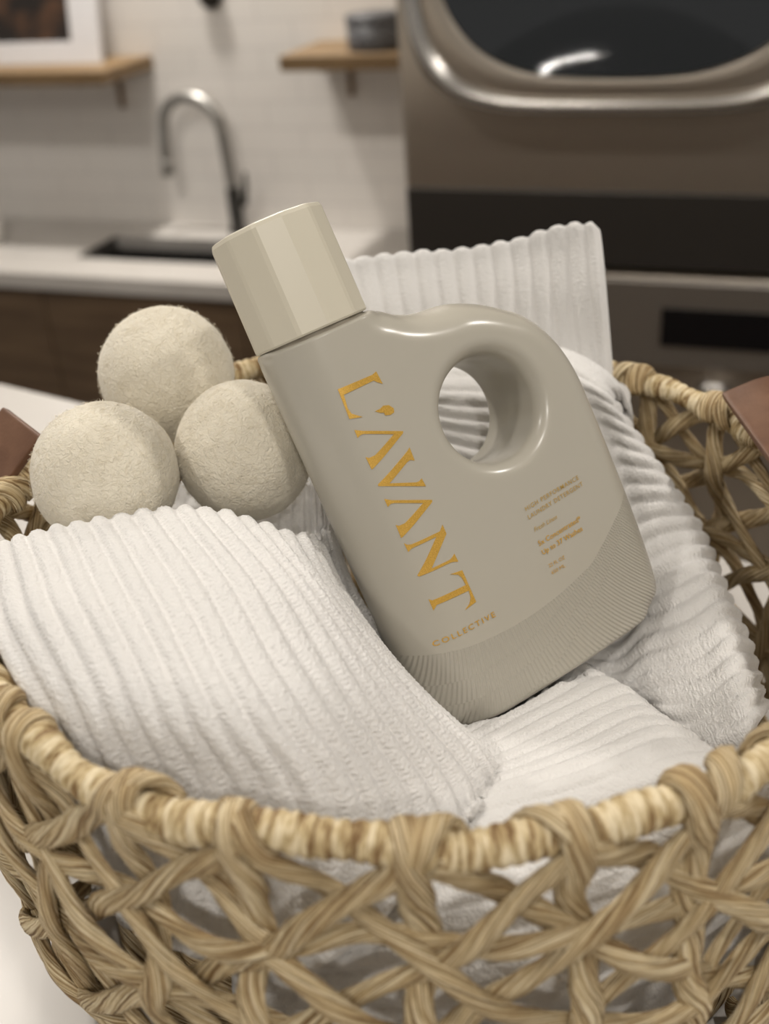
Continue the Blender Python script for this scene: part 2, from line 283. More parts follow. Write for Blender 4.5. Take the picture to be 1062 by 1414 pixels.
# ---------------------------------------------------------------- bottle form (local x right, y back, z up; metres)
HALF_T = .0265
HOLE = (.0213, .0162); HOLE_R = .0243; HOLE_F = .0075
def crom(P, n=12, closed=False):
    P = np.array(P, float)
    if closed: Q = np.concatenate([P[-1:], P, P[:2]])
    else: Q = np.concatenate([2*P[:1]-P[1:2], P, 2*P[-1:]-P[-2:-1]])
    t = np.linspace(0, 1, n, endpoint=False)[:, None]
    out = []
    for i in range(1, len(Q)-2):
        a, b, c, d = Q[i-1], Q[i], Q[i+1], Q[i+2]
        out.append(.5*((2*b)+(c-a)*t+(2*a-5*b+4*c-d)*t*t+(3*b-a-3*c+d)*t**3))
    out = np.concatenate(out)
    return out if closed else np.concatenate([out, P[-1:]])
SIDES = [  # (width of the rounded edge, outline points in mm)
    (26.5, [(-53,-111.5),(-57.5,-108.5),(-59.2,-103),(-59.5,-60),(-59.7,0),(-60,60),(-60,74.5)]),
    (2.6,  [(-60,74.5),(-59.2,76.8),(-57,77.4),(-35,77.4),(-9,77.4),(-5.5,76.9)]),
    (16.0, [(-5.5,76.9),(-2.2,74.9),(3,71.6),(10,68.8),(18,67.3),(28,66.4),(37,63.8),(46,59.6),(54,54.6),(61.6,49),(68,41),(73,31.5),(76.3,21),(78,10),(78.6,-5),(79,-30),(79,-55),(78.3,-78),(77,-93),(75.3,-100),(72,-105),(66.5,-108.6)]),
    (6.0,  [(66.5,-108.6),(58,-110.5),(40,-112),(15,-113),(-10,-113.2),(-35,-112.8),(-47,-112.3),(-53,-111.5)]),
]
OUT = [(w*.001, crom(p, 14)*.001) for w, p in SIDES]
def seg_dist(P, L):
    best = np.full(len(P), 9.)
    for a, b in zip(L[:-1], L[1:]):
        e = b-a; t = np.clip(((P-a)@e)/(e@e+1e-18), 0, 1)
        best = np.minimum(best, np.hypot(*(P-a-t[:, None]*e).T))
    return best
def half_thickness(P):
    P = np.asarray(P, float); h = np.full(len(P), HALF_T)
    for w, L in OUT:
        k = np.clip(1-seg_dist(P, L)/w, 0, 1); h *= np.sqrt(np.clip(1-k*k, 0, 1))
    d = np.clip(np.hypot(P[:, 0]-HOLE[0], P[:, 1]-HOLE[1])-HOLE_R, 0, HOLE_F)
    return h-(HOLE_F-np.sqrt(np.clip(HOLE_F**2-(HOLE_F-d)**2, 0, 1)))


# ------------------------------------------------------------------ room shell (the room is turned 22 degrees to the basket)
RY = math.radians(-22); FLOOR = -1.1; CEIL = 1.4
CR, SR = math.cos(RY), math.sin(RY)
def room(s, t, z=0.): return (s*CR-t*SR, s*SR+t*CR, z)
def struct(name, lo, hi, m, kind='structure'):
    o = box(name, lo, hi, m, None, 0); o.rotation_euler = (0, 0, RY); o['kind'] = kind; return o
struct('floor', (-4.5, -5, FLOOR-.05), (3.5, 2.4, FLOOR), M_floor)
struct('wall_back', (-4.5, 2.33, FLOOR), (3.5, 2.43, CEIL), M_wall)
struct('ceiling', (-4.5, -5, CEIL), (3.5, 2.43, CEIL+.05), M_ceil)

# ------------------------------------------------------------------ island counter under the basket
isl = tag(empty('island_counter', (.174, .258, FLOOR), math.radians(-34)), 'white stone island counter that the straw basket stands on', 'counter')
H = -FLOOR
box('countertop', (-2.2, -1.25, H-.04), (1.5, 0, H), M_quartz, isl, .004)
box('cabinet_base', (-2.1, -1.2, 0), (1.4, -.05, H-.04), M_wood, isl, .002)

# ------------------------------------------------------------------ sink run on the back wall
root = tag(empty('sink_counter', room(-1.3, 2.33, FLOOR), RY), 'white counter along the tiled wall with black sink and wooden doors', 'counter')
ZT = -.40-FLOOR; s0, s1, t0 = -1.6, .80, -.47
k0, k1, b0_, b1_ = -.36, .32, -.33, -.125      # sink cut-out (s range, depth range)
bm = bmesh.new()
add_box(bm, (s0, t0, ZT-.045), (s1, b0_, ZT), .004); add_box(bm, (s0, b1_, ZT-.045), (s1, -.001, ZT), .004)
add_box(bm, (s0, b0_, ZT-.045), (k0, b1_, ZT)); add_box(bm, (k1, b0_, ZT-.045), (s1, b1_, ZT))
bmobj('countertop', bm, M_quartz, root)
bm = bmesh.new()
for lo, hi in (((k0, b0_, ZT-.22), (k1, b1_, ZT-.21)), ((k0-.01, b0_-.01, ZT-.22), (k0, b1_+.01, ZT-.004)), ((k1, b0_-.01, ZT-.22), (k1+.01, b1_+.01, ZT-.004)), ((k0, b0_-.01, ZT-.22), (k1, b0_, ZT-.004)), ((k0, b1_, ZT-.22), (k1, b1_+.01, ZT-.004))): add_box(bm, lo, hi)
bmobj('sink_basin', bm, M_black, root)
bm = bmesh.new(); add_box(bm, (s0+.01, t0+.04, .08), (s1-.01, b0_-.012, ZT-.046)); add_box(bm, (s0+.01, b0_-.02, .08), (s1-.01, -.002, ZT-.23)); bmobj('cabinet_body', bm, M_wood, root)
w = (s1-s0-.04)/4
for i in range(4): box('door', (s0+.02+i*w+.002, t0+.02, .1), (s0+.02+(i+1)*w-.002, t0+.039, ZT-.055), M_wood, root, .002)

fa = tag(empty('faucet', room(-1.30, 2.27, -.40), RY), 'grey gooseneck faucet behind the black sink', 'faucet')
arc = [(0, 0, .003), (0, 0, .1), (-.004, 0, .2), (-.008, 0, .27)]
arc += [(-.092+.086*math.cos(a), -.01, .285+.075*math.sin(a)) for a in np.linspace(.1, PI-.05, 9)]
arc += [(-.18, -.015, .24), (-.183, -.015, .19)]
cord('spout', crom(arc, 8), .0165, M_nickel, fa, k=20)
cord('spray_head', [(-.183, -.015, .205), (-.184, -.015, .19), (-.185, -.015, .16), (-.185, -.015, .155)], [.0165, .0185, .0185, .015], M_nickel, fa, k=20)
lathe('base_collar', [(0, 0), (.027, 0), (.027, .008), (.02, .014), (.019, .12), (.0145, .13), (0, .13)], M_dark, fa, 28)
cord('lever', [(.012, 0, .075), (.035, -.01, .085), (.05, -.02, .13), (.055, -.025, .17)], [.009, .009, .007, .005], M_dark, fa, k=12)

def shelf(name, s0, s1, z, label, m=M_oak, depth=.25):
    o = tag(empty(name, room((s0+s1)/2, 2.33, z), RY), label, 'shelf'); h = (s1-s0)/2
    box('board', (-h, -depth, 0), (h, -.001, .034), m, o, .003)
    for x in (-h*.7, h*.7):
        bm = bmesh.new(); add_box(bm, (x-.006, -.012, -.10), (x+.006, -.001, 0)); add_box(bm, (x-.006, -depth*.75, -.012), (x+.006, -.001, 0)); bmobj('bracket', bm, m, o)
    return o
shelf('wall_shelf', -2.3, -1.52, .022, 'wooden wall shelf carrying the framed picture, left of the faucet')
shelf('wall_shelf', -1.03, -.50, .048, 'wooden wall shelf with a dark tin, beside the dryer')
pf = tag(empty('picture_frame', room(-1.80, 2.20, .056), RY), 'white framed dark picture leaning on the wooden wall shelf', 'picture')
pf.rotation_euler = (math.radians(-10), 0, RY)
bm = bmesh.new(); W2, HH = .20, .40
for lo, hi in (((-W2, 0, 0), (W2, .02, .055)), ((-W2, 0, HH-.05), (W2, .02, HH)), ((-W2, 0, .05), (-W2+.06, .02, HH-.05)), ((W2-.085, 0, .05), (W2, .02, HH-.05))): add_box(bm, lo, hi, .002)
bmobj('frame', bm, M_frame, pf)
box('picture', (-W2+.055, .006, .05), (W2-.08, .014, HH-.045), M_print, pf, 0)
ti = tag(empty('storage_tin', room(-.82, 2.17, .082), RY), 'small dark grey tin standing on the shelf beside the dryer', 'tin')
lathe('tin_body', [(0, 0), (.062, 0), (.064, .004), (.064, .058), (0, .058)], M_tin, ti, 32); lathe('tin_lid', [(.0655, .0585), (.0655, .074), (.06, .078), (0, .078), (0, .0585), (.0655, .0585)], M_tin, ti, 32)
ja = tag(empty('soap_jar', room(-2.02, 2.10, -.40), RY), 'white soap jar on the far sink counter under the left shelf', 'jar')
lathe('jar_body', [(0, 0), (.045, 0), (.05, .006), (.05, .07), (.044, .082), (0, .082)], M_white, ja, 32); lathe('jar_lid', [(.046, .0825), (.046, .10), (.04, .105), (0, .105), (0, .0825), (.046, .0825)], M_white, ja, 32)
hk = tag(empty('wall_hook', room(-1.315, 2.33, .20), RY), 'round dark hook on the white tiled wall above the faucet', 'hook')
lathe('hook_plate', [(0, .001), (.03, .001), (.03, .0068), (0, .0068)], M_dark, hk, 32, axis='y'); lathe('peg', [(.012, .007), (.012, .010), (.034, .012), (.036, .016), (.032, .02), (0, .02)], M_dark, hk, 32, axis='y')

# ------------------------------------------------------------------ stacked dryer and washer
dz = -.150
dr = tag(empty('dryer', room(-.12, 1.35, dz), RY), 'dark stainless dryer with a round smoked glass door, above the washer', 'dryer')
box('cabinet', (-.355, 0, 0), (.355, .72, .98), M_steel, dr, .012)
cx_, cz_, hw, hh = .0, .565, .33, .315
loft('door_ring', [squircle(hw, hh, 4.6, -.0005, cx_, cz_), squircle(hw, hh, 4.6, -.034, cx_, cz_), squircle(hw-.004, hh-.004, 4.6, -.046, cx_, cz_), squircle(hw-.012, hh-.012, 4.5, -.051, cx_, cz_), squircle(hw-.022, hh-.022, 4.3, -.047, cx_, cz_), squircle(hw-.027, hh-.027, 4.2, -.036, cx_, cz_)], M_chrome, dr)
loft('door_trim', [squircle(hw-.0265, hh-.0265, 4.2, -.037, cx_, cz_), squircle(hw-.034, hh-.036, 3.8, -.041, cx_, cz_), squircle(hw-.046, hh-.050, 3.2, -.044, cx_, cz_), squircle(hw-.052, hh-.056, 3.0, -.038, cx_, cz_)], M_steel, dr)
loft('door_glass', [squircle((hw-.052)*f, (hh-.056)*f, 3.0-.5*(1-f), -.011-.035*(1-f*f)*0-.036+.030*(1-f*f), cx_, cz_) for f in (1, .96, .9, .82, .72, .6, .46, .3, .15, .04)], M_glass, dr, cap=True)
box('lower_panel', (-.35, -.006, .006), (.35, -.0005, .128), M_steel3, dr, .003)
wa = tag(empty('washer', room(-.12, 1.35, FLOOR), RY), 'dark stainless washer under the dryer, mostly hidden by the basket', 'washer')
ht = dz-.006-FLOOR
box('cabinet', (-.355, 0, 0), (.355, .72, ht), M_steel, wa, .008)
box('top_fascia', (-.35, -.012, ht-.155), (.35, -.0005, ht-.004), M_steel2, wa, .005)
box('control_display', (.085, -.016, ht-.115), (.34, -.0125, ht-.05), M_gloss, wa, .001)
lathe('dial', [(.03, .0005), (.03, .022), (.026, .03), (.012, .032), (0, .032)], M_chrome, wa, 36, (.178, 0, -.355-FLOOR), 'y')
lathe('door', [(.21, .0005), (.21, .02), (.19, .028), (.16, .018), (.1, .03), (0, .034)], M_gloss, wa, 60, (-.04, 0, .42), 'y')

# ------------------------------------------------------------------ basket
BC = np.array([.0012, -.0105])
ba = tag(empty('straw_basket', (BC[0], BC[1], 0)), 'round open-weave straw basket with wrapped rim and brown leather handles', 'basket')
PR_Z = [0, .02, .07, .13, .19]; PR_R = [.176, .192, .203, .203, .1942]
def RAD(z): return np.interp(z, np.linspace(0, .19, 60), np.interp(np.linspace(0, .19, 60), PR_Z, PR_R))
def wallpt(th, z, off=0.):
    th = np.asarray(th, float); z = np.asarray(z, float); off = np.asarray(off, float)
    r = RAD(z)-.0009*np.cos(2*th)*np.clip(z/.19, 0, 1)+off
    zz = z+(-.0075*np.cos(th)-.0021*np.sin(th))*np.clip(z/.19, 0, 1.3)
    return np.stack([r*np.cos(th), r*np.sin(th), np.maximum(zz, .0068)], -1)
def radial(th): return np.stack([np.cos(th), np.sin(th), 0*th], -1)
th = np.linspace(0, 2*PI, 1801)
wob = .0016*np.sin(7*th+1)+.0012*np.sin(13*th)+.0008*np.sin(29*th)
sarc = th*.194
core = wallpt(th, np.full_like(th, .19)+wob, .001*np.sin(11*th))
rr = .0056+.0011*np.abs(np.sin(sarc*PI/.0050))**.6+.0005*np.sin(sarc*190)+.0004*np.sin(sarc*77+1)
V, F, UV = tube(core, rr, k=14, side=radial(th), cap=False)
mesh('rim', V, F, M_wrap, ba, True, UV)
NS = 26; DT = 2*PI/NS; ROW = .042; OFFA = .0036
def strand(th0, slope, zs, fam, rad, loop=True, wid=1.0):
    ph = RNG.uniform(0, 2*PI, 3); j0 = RNG.normal(0, .0035)
    row = (.19-zs)/ROW
    thv = th0+slope*DT*row+(j0+.0022*np.sin(zs*70+ph[0])+.0012*np.sin(zs*190+ph[1]))/.195
    off = OFFA*np.cos(PI*row+fam*2*PI/3)+.001*np.sin(zs*110+ph[2])
    lead = np.clip((.19-zs)/.02, 0, 1); off = off*lead+(.0075)*(1-lead)
    P = wallpt(thv, zs, off); nor = radial(thv)
    if loop:   # the cord comes up inside, over the rim and down the outside
        a = np.linspace(-.5, PI*.94, 11)[:-1]; dth = slope*DT*.25
        tl = thv[0]-dth*(1-np.linspace(0, 1, 10))*1.2
        c0 = wallpt(tl, np.full(10, .19)); rl = .0078
        L_ = c0+radial(tl)*(-rl*np.cos(a))[:, None]+np.array([0, 0, 1])*(rl*np.sin(a))[:, None]
        nl = radial(tl)*(-np.cos(a))[:, None]+np.array([0, 0, 1])*np.sin(a)[:, None]
        P = np.concatenate([L_, P[1:]]); nor = np.concatenate([nl, nor[1:]])
    d = np.linalg.norm(np.diff(P, axis=0), axis=1); s = np.concatenate([[0], np.cumsum(d)])
    n = max(12, int(s[-1]/.0028)); u = np.linspace(0, s[-1], n)
    P = np.stack([np.interp(u, s, P[:, i]) for i in range(3)], 1); nor = np.stack([np.interp(u, s, nor[:, i]) for i in range(3)], 1)
    for _ in range(2): P[1:-1] = (P[:-2]+2*P[1:-1]+P[2:])/4
    r = rad*wid*(1+.07*np.sin(u*90+ph[0])+.05*np.sin(u*210+ph[1]))
    cord('strand', P, r, M_straw, ba, k=14, side=nor, flat=.52, lobes=7, lobe_amp=.07, twist=60.)
zs = np.linspace(.19, .004, 70)
for k in range(NS):
    strand(k*DT+.06, 0, zs, 0, .0055, wid=RNG.uniform(.92, 1.12))
    strand(k*DT+.06, 1, zs, 1, .0047, loop=(k % 2 == 0), wid=RNG.uniform(.9, 1.15))
    strand(k*DT+.06, -1, zs, 2, .0047, loop=(k % 2 == 1), wid=RNG.uniform(.85, 1.1))
for i, z0 in enumerate((.148, .106, .064, .022)):
    tr = np.linspace(0, 2*PI, 620); ph = i*1.7
    z = z0+.004*np.sin(3*tr+ph)+.0028*np.sin(7*tr+2*ph)+.0016*np.sin(17*tr); o_ = .0036*np.cos(NS*tr*.5+i*PI)
    P = wallpt(tr, z, o_)
    cord('weft', P,   .0044*(1+.08*np.sin(tr*41)), M_straw, ba, k=14, side=radial(tr), flat=.62, lobes=5, lobe_amp=.1, twist=42., cap=False)
tr = np.linspace(0, 2*PI*14, 14*90); rs = .018+.150*tr/tr[-1]
cord('base_coil', np.stack([rs*np.cos(tr), rs*np.sin(tr), np.full_like(tr, .0042)], 1), .0056, M_straw, ba, k=8, side=(0, 0, 1.), flat=.7, lobes=4, lobe_amp=.08, twist=40.)
def strap(name, rows, thick, label):
    """rows of (edge a, edge b) points in world space -> leather band with thickness"""
    A = crom([r[0] for r in rows], 10); B = crom([r[1] for r in rows], 10); nc = 13
    f = np.linspace(0, 1, nc)
    G = A[:, None]*(1-f)[None, :, None]+B[:, None]*f[None, :, None]
    n = np.cross(np.gradient(G, axis=0), np.gradient(G, axis=1)); n /= np.linalg.norm(n, axis=2)[..., None]
    G = G-np.array([BC[0], BC[1], 0]); nr = len(G)
    V = np.concatenate([(G+n*thick/2).reshape(-1, 3), (G-n*thick/2).reshape(-1, 3)]); q = nr*nc
    F = [tuple(x) for x in grid_faces(nr, nc, False)]+[tuple(x) for x in grid_faces(nr, nc, False, q, True)]
    bd = [j for j in range(nc)]+[i*nc+nc-1 for i in range(1, nr)]+[(nr-1)*nc+j for j in range(nc-2, -1, -1)]+[i*nc for i in range(nr-2, 0, -1)]
    for a, c in zip(bd, bd[1:]+bd[:1]): F.append((a, a+q, c+q, c))
    o = mesh(name, V, F, M_leather, ba, True)
    bv = o.modifiers.new('bevel', 'BEVEL'); bv.width = .0007; bv.segments = 2; bv.limit_method = 'ANGLE'; bv.angle_limit = math.radians(50)
    o['label'] = label
    return o
strap('handle', [((-.192, .062, .226), (-.168, .034, .222)), ((-.207, .058, .212), (-.181, .031, .209)), ((-.222, .050, .192), (-.199, .022, .190)), ((-.232, .042, .160), (-.216, .008, .160)), ((-.232, .040, .11), (-.216, .005, .11)), ((-.226, .040, .08), (-.211, .005, .08))], .0042, 'brown leather handle tab at the left rim')
strap('handle', [((.1665, .0735, .1965), (.163, -.018, .2)), ((.190, .0745, .2035), (.188, -.02, .203)), ((.212, .075, .199), (.208, -.022, .198)), ((.226, .074, .17), (.222, -.024, .17)), ((.228, .072, .12), (.224, -.024, .12)), ((.222, .070, .08), (.22, -.024, .08))], .0042, 'brown leather handle tab at the right rim')

# ------------------------------------------------------------------ towels
def bicubic(Cg, nu, nv):
    Cg = np.asarray(Cg, float)
    def interp(A, n):
        m = len(A); x = np.linspace(0, m-1, n); i = np.clip(x.astype(int), 0, m-2); t = (x-i)[:, None, None]
        E = np.concatenate([2*A[:1]-A[1:2], A, 2*A[-1:]-A[-2:-1]]); a, b, c, d = E[i], E[i+1], E[i+2], E[i+3]
        return .5*((2*b)+(c-a)*t+(2*a-5*b+4*c-d)*t*t+(3*b-a-3*c+d)*t**3)
    A = interp(Cg, nv); return interp(A.transpose(1, 0, 2), nu).transpose(1, 0, 2)
def wrinkle(P, amp, f, seed):
    g = np.random.default_rng(seed); h = np.zeros(P.shape[:2])
    for k in range(9):
        d = g.normal(size=3); d /= np.linalg.norm(d); h += np.sin(P@d*f*g.uniform(.5, 1.9)+g.uniform(0, 6.3))
    return h*amp/3
BT = np.array([0.01700441, 0.01106604, 0.20363435]); BR = np.array([[0.85994806, -0.39695827, -0.32082502], [0.49380693, 0.80600159, 0.3263545], [0.12901183, -0.43907354, 0.88913668]])
BOUT = np.concatenate([l[:-1] for _, l in OUT])-np.array(HOLE)
_a = np.unwrap(np.arctan2(BOUT[:, 1], BOUT[:, 0])); _o = np.argsort(_a); _a = _a[_o]; _r = np.hypot(*BOUT.T)[_o]
def in_bottle(Q, pad):
    l = (Q-BT)@BR; x, z = l[:, 0]-HOLE[0], l[:, 2]-HOLE[1]; a = (np.arctan2(z, x)-_a[0]) % (2*PI)+_a[0]; r = np.hypot(x, z)
    ro_ = np.interp(a, np.append(_a, _a[0]+2*PI), np.append(_r, _r[0]))
    m = (r < ro_+pad) & (np.abs(l[:, 1]) < HALF_T+pad); i = np.nonzero(m)[0]
    if len(i):
        h = half_thickness(l[i][:, [0, 2]]); out = r[i] > ro_[i]; h[out] = HALF_T*.75; m[i] = np.abs(l[i, 1]) < h+pad
    return m
def press_out(P, d, pad):
    d = np.array(d, float); d /= np.linalg.norm(d); sh = P.shape; Q = P.reshape(-1, 3); off = np.zeros(len(Q))
    for _ in range(70):
        m = in_bottle(Q+off[:, None]*d, pad)
        if not m.any(): break
        off[m] += .002
    f = off.reshape(sh[:2])
    for _ in range(14):
        g = np.pad(f, 1, mode='edge'); f = np.maximum((g[:-2, 1:-1]+g[2:, 1:-1]+g[1:-1, :-2]+g[1:-1, 2:]+4*f)/8, off.reshape(sh[:2])*.9)
    return P+f[..., None]*d
def towel(label, key, rib_axis, pitch, amp, thick, up, m, wob=.10, seed=1, groove=.22, push=None):
    """rib_axis 0: ribs run along rows (v), counted across u; 1: ribs run along u, counted across v"""
    Cg = np.array(CLOTH[key]); nv, nu = 300, 300
    P = bicubic(Cg, nu, nv)
    if push: P = press_out(P, push, .004)
    Tu = np.gradient(P, axis=1); Tv = np.gradient(P, axis=0)
    n = np.cross(Tu, Tv); n /= np.linalg.norm(n, axis=2)[..., None]+1e-12
    if (n.reshape(-1, 3).mean(0)@np.array(up)) < 0: n = -n
    dl = np.linalg.norm(Tu if rib_axis == 0 else Tv, axis=2).mean(0 if rib_axis == 0 else 1)
    s = np.cumsum(dl); s -= s[0]
    S = np.broadcast_to(s[None, :] if rib_axis == 0 else s[:, None], P.shape[:2])
    ph = S/pitch+wob*wrinkle(P, 1., 55., seed)
    d = np.abs(ph-np.round(ph))                      # distance to the nearest groove, in ribs
    jag = .14*RNG.normal(size=P.shape[:2])
    h = amp*(1-np.exp(-(d/groove)**2))*(1+.10*np.sin(ph*PI)) + .00016*jag/.14
    h += wrinkle(P, .0007, 90., seed+5)
    U = np.linspace(0, 1, nu)[None, :]*np.ones((nv, 1)); Vv = np.linspace(0, 1, nv)[:, None]*np.ones((1, nu))
    lu = np.linalg.norm(Tu, axis=2).sum(1).mean(); lv = np.linalg.norm(Tv, axis=2).sum(0).mean()
    e = np.minimum(np.minimum(U, 1-U)*lu, np.minimum(Vv, 1-Vv)*lv); R_ = thick*.55
    k = np.clip(1-e/R_, 0, 1); prof = np.sqrt(np.clip(1-k*k, 0, 1))
    top = P+n*(h*np.clip(e/.003, 0, 1)-thick/2*(1-prof))[..., None]
    bot = P-n*(thick/2+thick/2*prof)[..., None]
    q = nu*nv
    V = np.concatenate([top.reshape(-1, 3), bot.reshape(-1, 3)])
    ff = np.sum(np.cross(Tu, Tv)*n) > 0
    F = np.concatenate([grid_faces(nv, nu, False, 0, not ff), grid_faces(nv, nu, False, q, ff)]).tolist()
    bd = [j for j in range(nu)]+[i*nu+nu-1 for i in range(1, nv)]+[(nv-1)*nu+j for j in range(nu-2, -1, -1)]+[i*nu for i in range(nv-2, 0, -1)]
    for a, c in zip(bd, bd[1:]+bd[:1]): F.append((a, a+q, c+q, c) if not ff else (c, c+q, a+q, a))
    sv = np.concatenate([np.zeros(1), np.cumsum(np.linalg.norm(np.diff(P, axis=0), axis=2).mean(1))])[:, None]*np.ones((1, nu))
    UV = np.stack([ph.ravel(), sv.ravel()], 1); UV = np.concatenate([UV, UV])
    o = mesh('towel', V, F, m, uv=UV); tag(o, label, 'towel')
    return o, top, n
tA, topA, nA = towel('white ribbed terry towel bunched in front of the wool balls', 'A', 0, .0100, .0021, .009, (0, 0, 1), M_terry, .10, 3, push=(-.3, .2, -1))
tB, topB, nB = towel('white ribbed towel lying under the foot of the bottle', 'B', 0, .0098, .0013, .007, (0, 0, 1), M_terry2, .06, 8, .16, push=(0, 0, -1))
tC, topC, nC = towel('white ribbed towel sloping down along the handle side of the bottle', 'C', 0, .0100, .0018, .009, (0, 0, 1), M_terry2, .08, 12, push=(.35, .3, -.8))
tD, topD, nD = towel('white ribbed towel standing upright behind the bottle', 'D', 0, .0108, .0017, .009, (0, -.7, .7), M_terry2, .05, 21, push=(0, 1, 0))
def hem(parent, P, r, m, name='hem', seed=0, bump=.0012):
    P = np.asarray(P); g = np.random.default_rng(seed); s = np.concatenate([[0], np.cumsum(np.linalg.norm(np.diff(P, axis=0), axis=1))])
    n = int(s[-1]/.0009); u = np.linspace(0, s[-1], n); Q = np.stack([np.interp(u, s, P[:, i]) for i in range(3)], 1)
    Q += bump*np.stack([np.sin(u*900+i)*g.uniform(.6, 1.2) for i in range(3)], 1)*.5
    cord(name, Q, r*(1+.25*np.sin(u*1500)+.15*g.normal(size=n)), m, parent, k=8)
hem(tC, topC[8:215, -3], .0017, M_terry2, 'hem', 4)
hem(tA, topA[-4, 165:296]-np.array([0, 0, .0015]), .0022, M_terry, 'hem', 5)
hem(tA, topA[-3, 170:296]-np.array([0, -.001, .0058]), .0018, M_terry, 'hem', 6)

# ------------------------------------------------------------------ detergent bottle
bo = tag(empty('detergent_bottle'), 'putty coloured laundry detergent bottle with ring handle and gold lettering, leaning in the basket', 'bottle')
RB = Matrix(((0.85994806, -0.39695827, -0.32082502), (0.49380693, 0.80600159, 0.3263545), (0.12901183, -0.43907354, 0.88913668)))
bo.matrix_world = Matrix.Translation((0.01700441, 0.01106604, 0.20363435)) @ RB.to_4x4()
outl = np.concatenate([l[:-1] for _, l in OUT]); HC = np.array(HOLE)
ang_o = np.unwrap(np.arctan2(outl[:, 1]-HC[1], outl[:, 0]-HC[0])); rad_o = np.hypot(*(outl-HC).T)
if ang_o[-1] < ang_o[0]: ang_o, rad_o = ang_o[::-1], rad_o[::-1]
NA, NR = 800, 60
aa = np.linspace(ang_o[0], ang_o[0]+2*PI, NA, endpoint=False)
ro = np.interp(aa, np.concatenate([ang_o, [ang_o[0]+2*PI]]), np.concatenate([rad_o, rad_o[:1]]))
tt = np.linspace(0, 1, NR); ss = (1-np.cos(PI*tt))/2
RRg = ro[None]*(1-ss)[:, None]+HOLE_R*ss[:, None]
Xg = HC[0]+RRg*np.cos(aa); Zg = HC[1]+RRg*np.sin(aa)
Hg = half_thickness(np.stack([Xg.ravel(), Zg.ravel()], 1)).reshape(Xg.shape); Hg[0] = 0
ring = [np.stack([Xg[i], -Hg[i], Zg[i]], 1) for i in range(NR)]
hy = float(Hg[-1].mean())
for y, dr_ in zip(np.linspace(-hy, hy, 15)[1:-1], [0, 0, 0, 0, 0, .0002, .0007, .0007, .0007, .0007, .0006, .0004, .0002]):
    rr_ = HOLE_R-dr_; ring.append(np.stack([HC[0]+rr_*np.cos(aa), np.full(NA, y), HC[1]+rr_*np.sin(aa)], 1))
ring += [np.stack([Xg[i], Hg[i], Zg[i]], 1) for i in range(NR-1, 0, -1)]
nr = len(ring); V = np.concatenate(ring); F = grid_faces(nr, NA)
F = np.concatenate([F, grid_faces(2, NA)*0+np.stack([(nr-1)*NA+np.arange(NA), (nr-1)*NA+(np.arange(NA)+1) % NA, (np.arange(NA)+1) % NA, np.arange(NA)], 1)])
body = mesh('body', V, F[:, ::-1].tolist(), M_bottle, bo)
# twelve-sided cap
CXC, R12 = -.0335, .0268
def poly12(r, z, bev=.04):
    a = []
    for i in range(12):
        c = math.radians(30*i+13)
        a += [c-math.radians(15)+bev, c, c+math.radians(15)-bev]
    out = []
    for v in a:
        loc = (v-math.radians(13)+math.radians(15)) % math.radians(30)-math.radians(15)
        out.append((CXC+r*math.cos(math.radians(15))/math.cos(loc)*math.cos(v), r*math.cos(math.radians(15))/math.cos(loc)*math.sin(v), z))
    return np.array(out)
z0, z1 = .0776, .1275
cp = loft('cap', [poly12(R12-.006, z0), poly12(R12-.0006, z0), poly12(R12, z0+.0008), poly12(R12-.0006, z1-.0022), poly12(R12-.0013, z1-.0006), poly12(R12-.003, z1), poly12(.004, z1-.0003)], M_cap, bo, False, True)
cp['label'] = 'cream twelve-sided screw cap'
sl = lathe('neck', [(.0245, .0755), (.0245, .0795)], M_neck_shade, bo, 48, (CXC, 0, 0))
def press(V2, lift):   # lay flat artwork (x,z) on the front of the bottle
    V2 = np.asarray(V2, float); return np.stack([V2[:, 0], -half_thickness(V2)-lift, V2[:, 1]], 1)
bm = bmesh.new()
for k, P in GLYPHS.items():
    pts = [Vector((x*.001, z*.001, 0)) for x, z in P]; tri = tessellate_polygon([pts])
    vs = [bm.verts.new((p.x, 0, p.y)) for p in pts]
    for f in tri:
        try: bm.faces.new([vs[i] for i in f])
        except ValueError: pass
for _ in range(4):
    es = [e for e in bm.edges if e.calc_length() > .0022]
    if es: bmesh.ops.subdivide_edges(bm, edges=es, cuts=1, use_grid_fill=False); bmesh.ops.triangulate(bm, faces=bm.faces[:])
bmesh.ops.recalc_face_normals(bm, faces=bm.faces[:])
co = press(np.array([(v.co.x, v.co.z) for v in bm.verts]), .00028)
for v, c in zip(bm.verts, co): v.co = c
r_ = bmesh.ops.extrude_face_region(bm, geom=bm.faces[:])
for g in r_['geom']:
    if isinstance(g, bmesh.types.BMVert): g.co.y += .0006
bmesh.ops.recalc_face_normals(bm, faces=bm.faces[:])
o = bmobj('lettering', bm, M_gold, bo); o['label'] = 'large raised gold capitals running down the bottle'
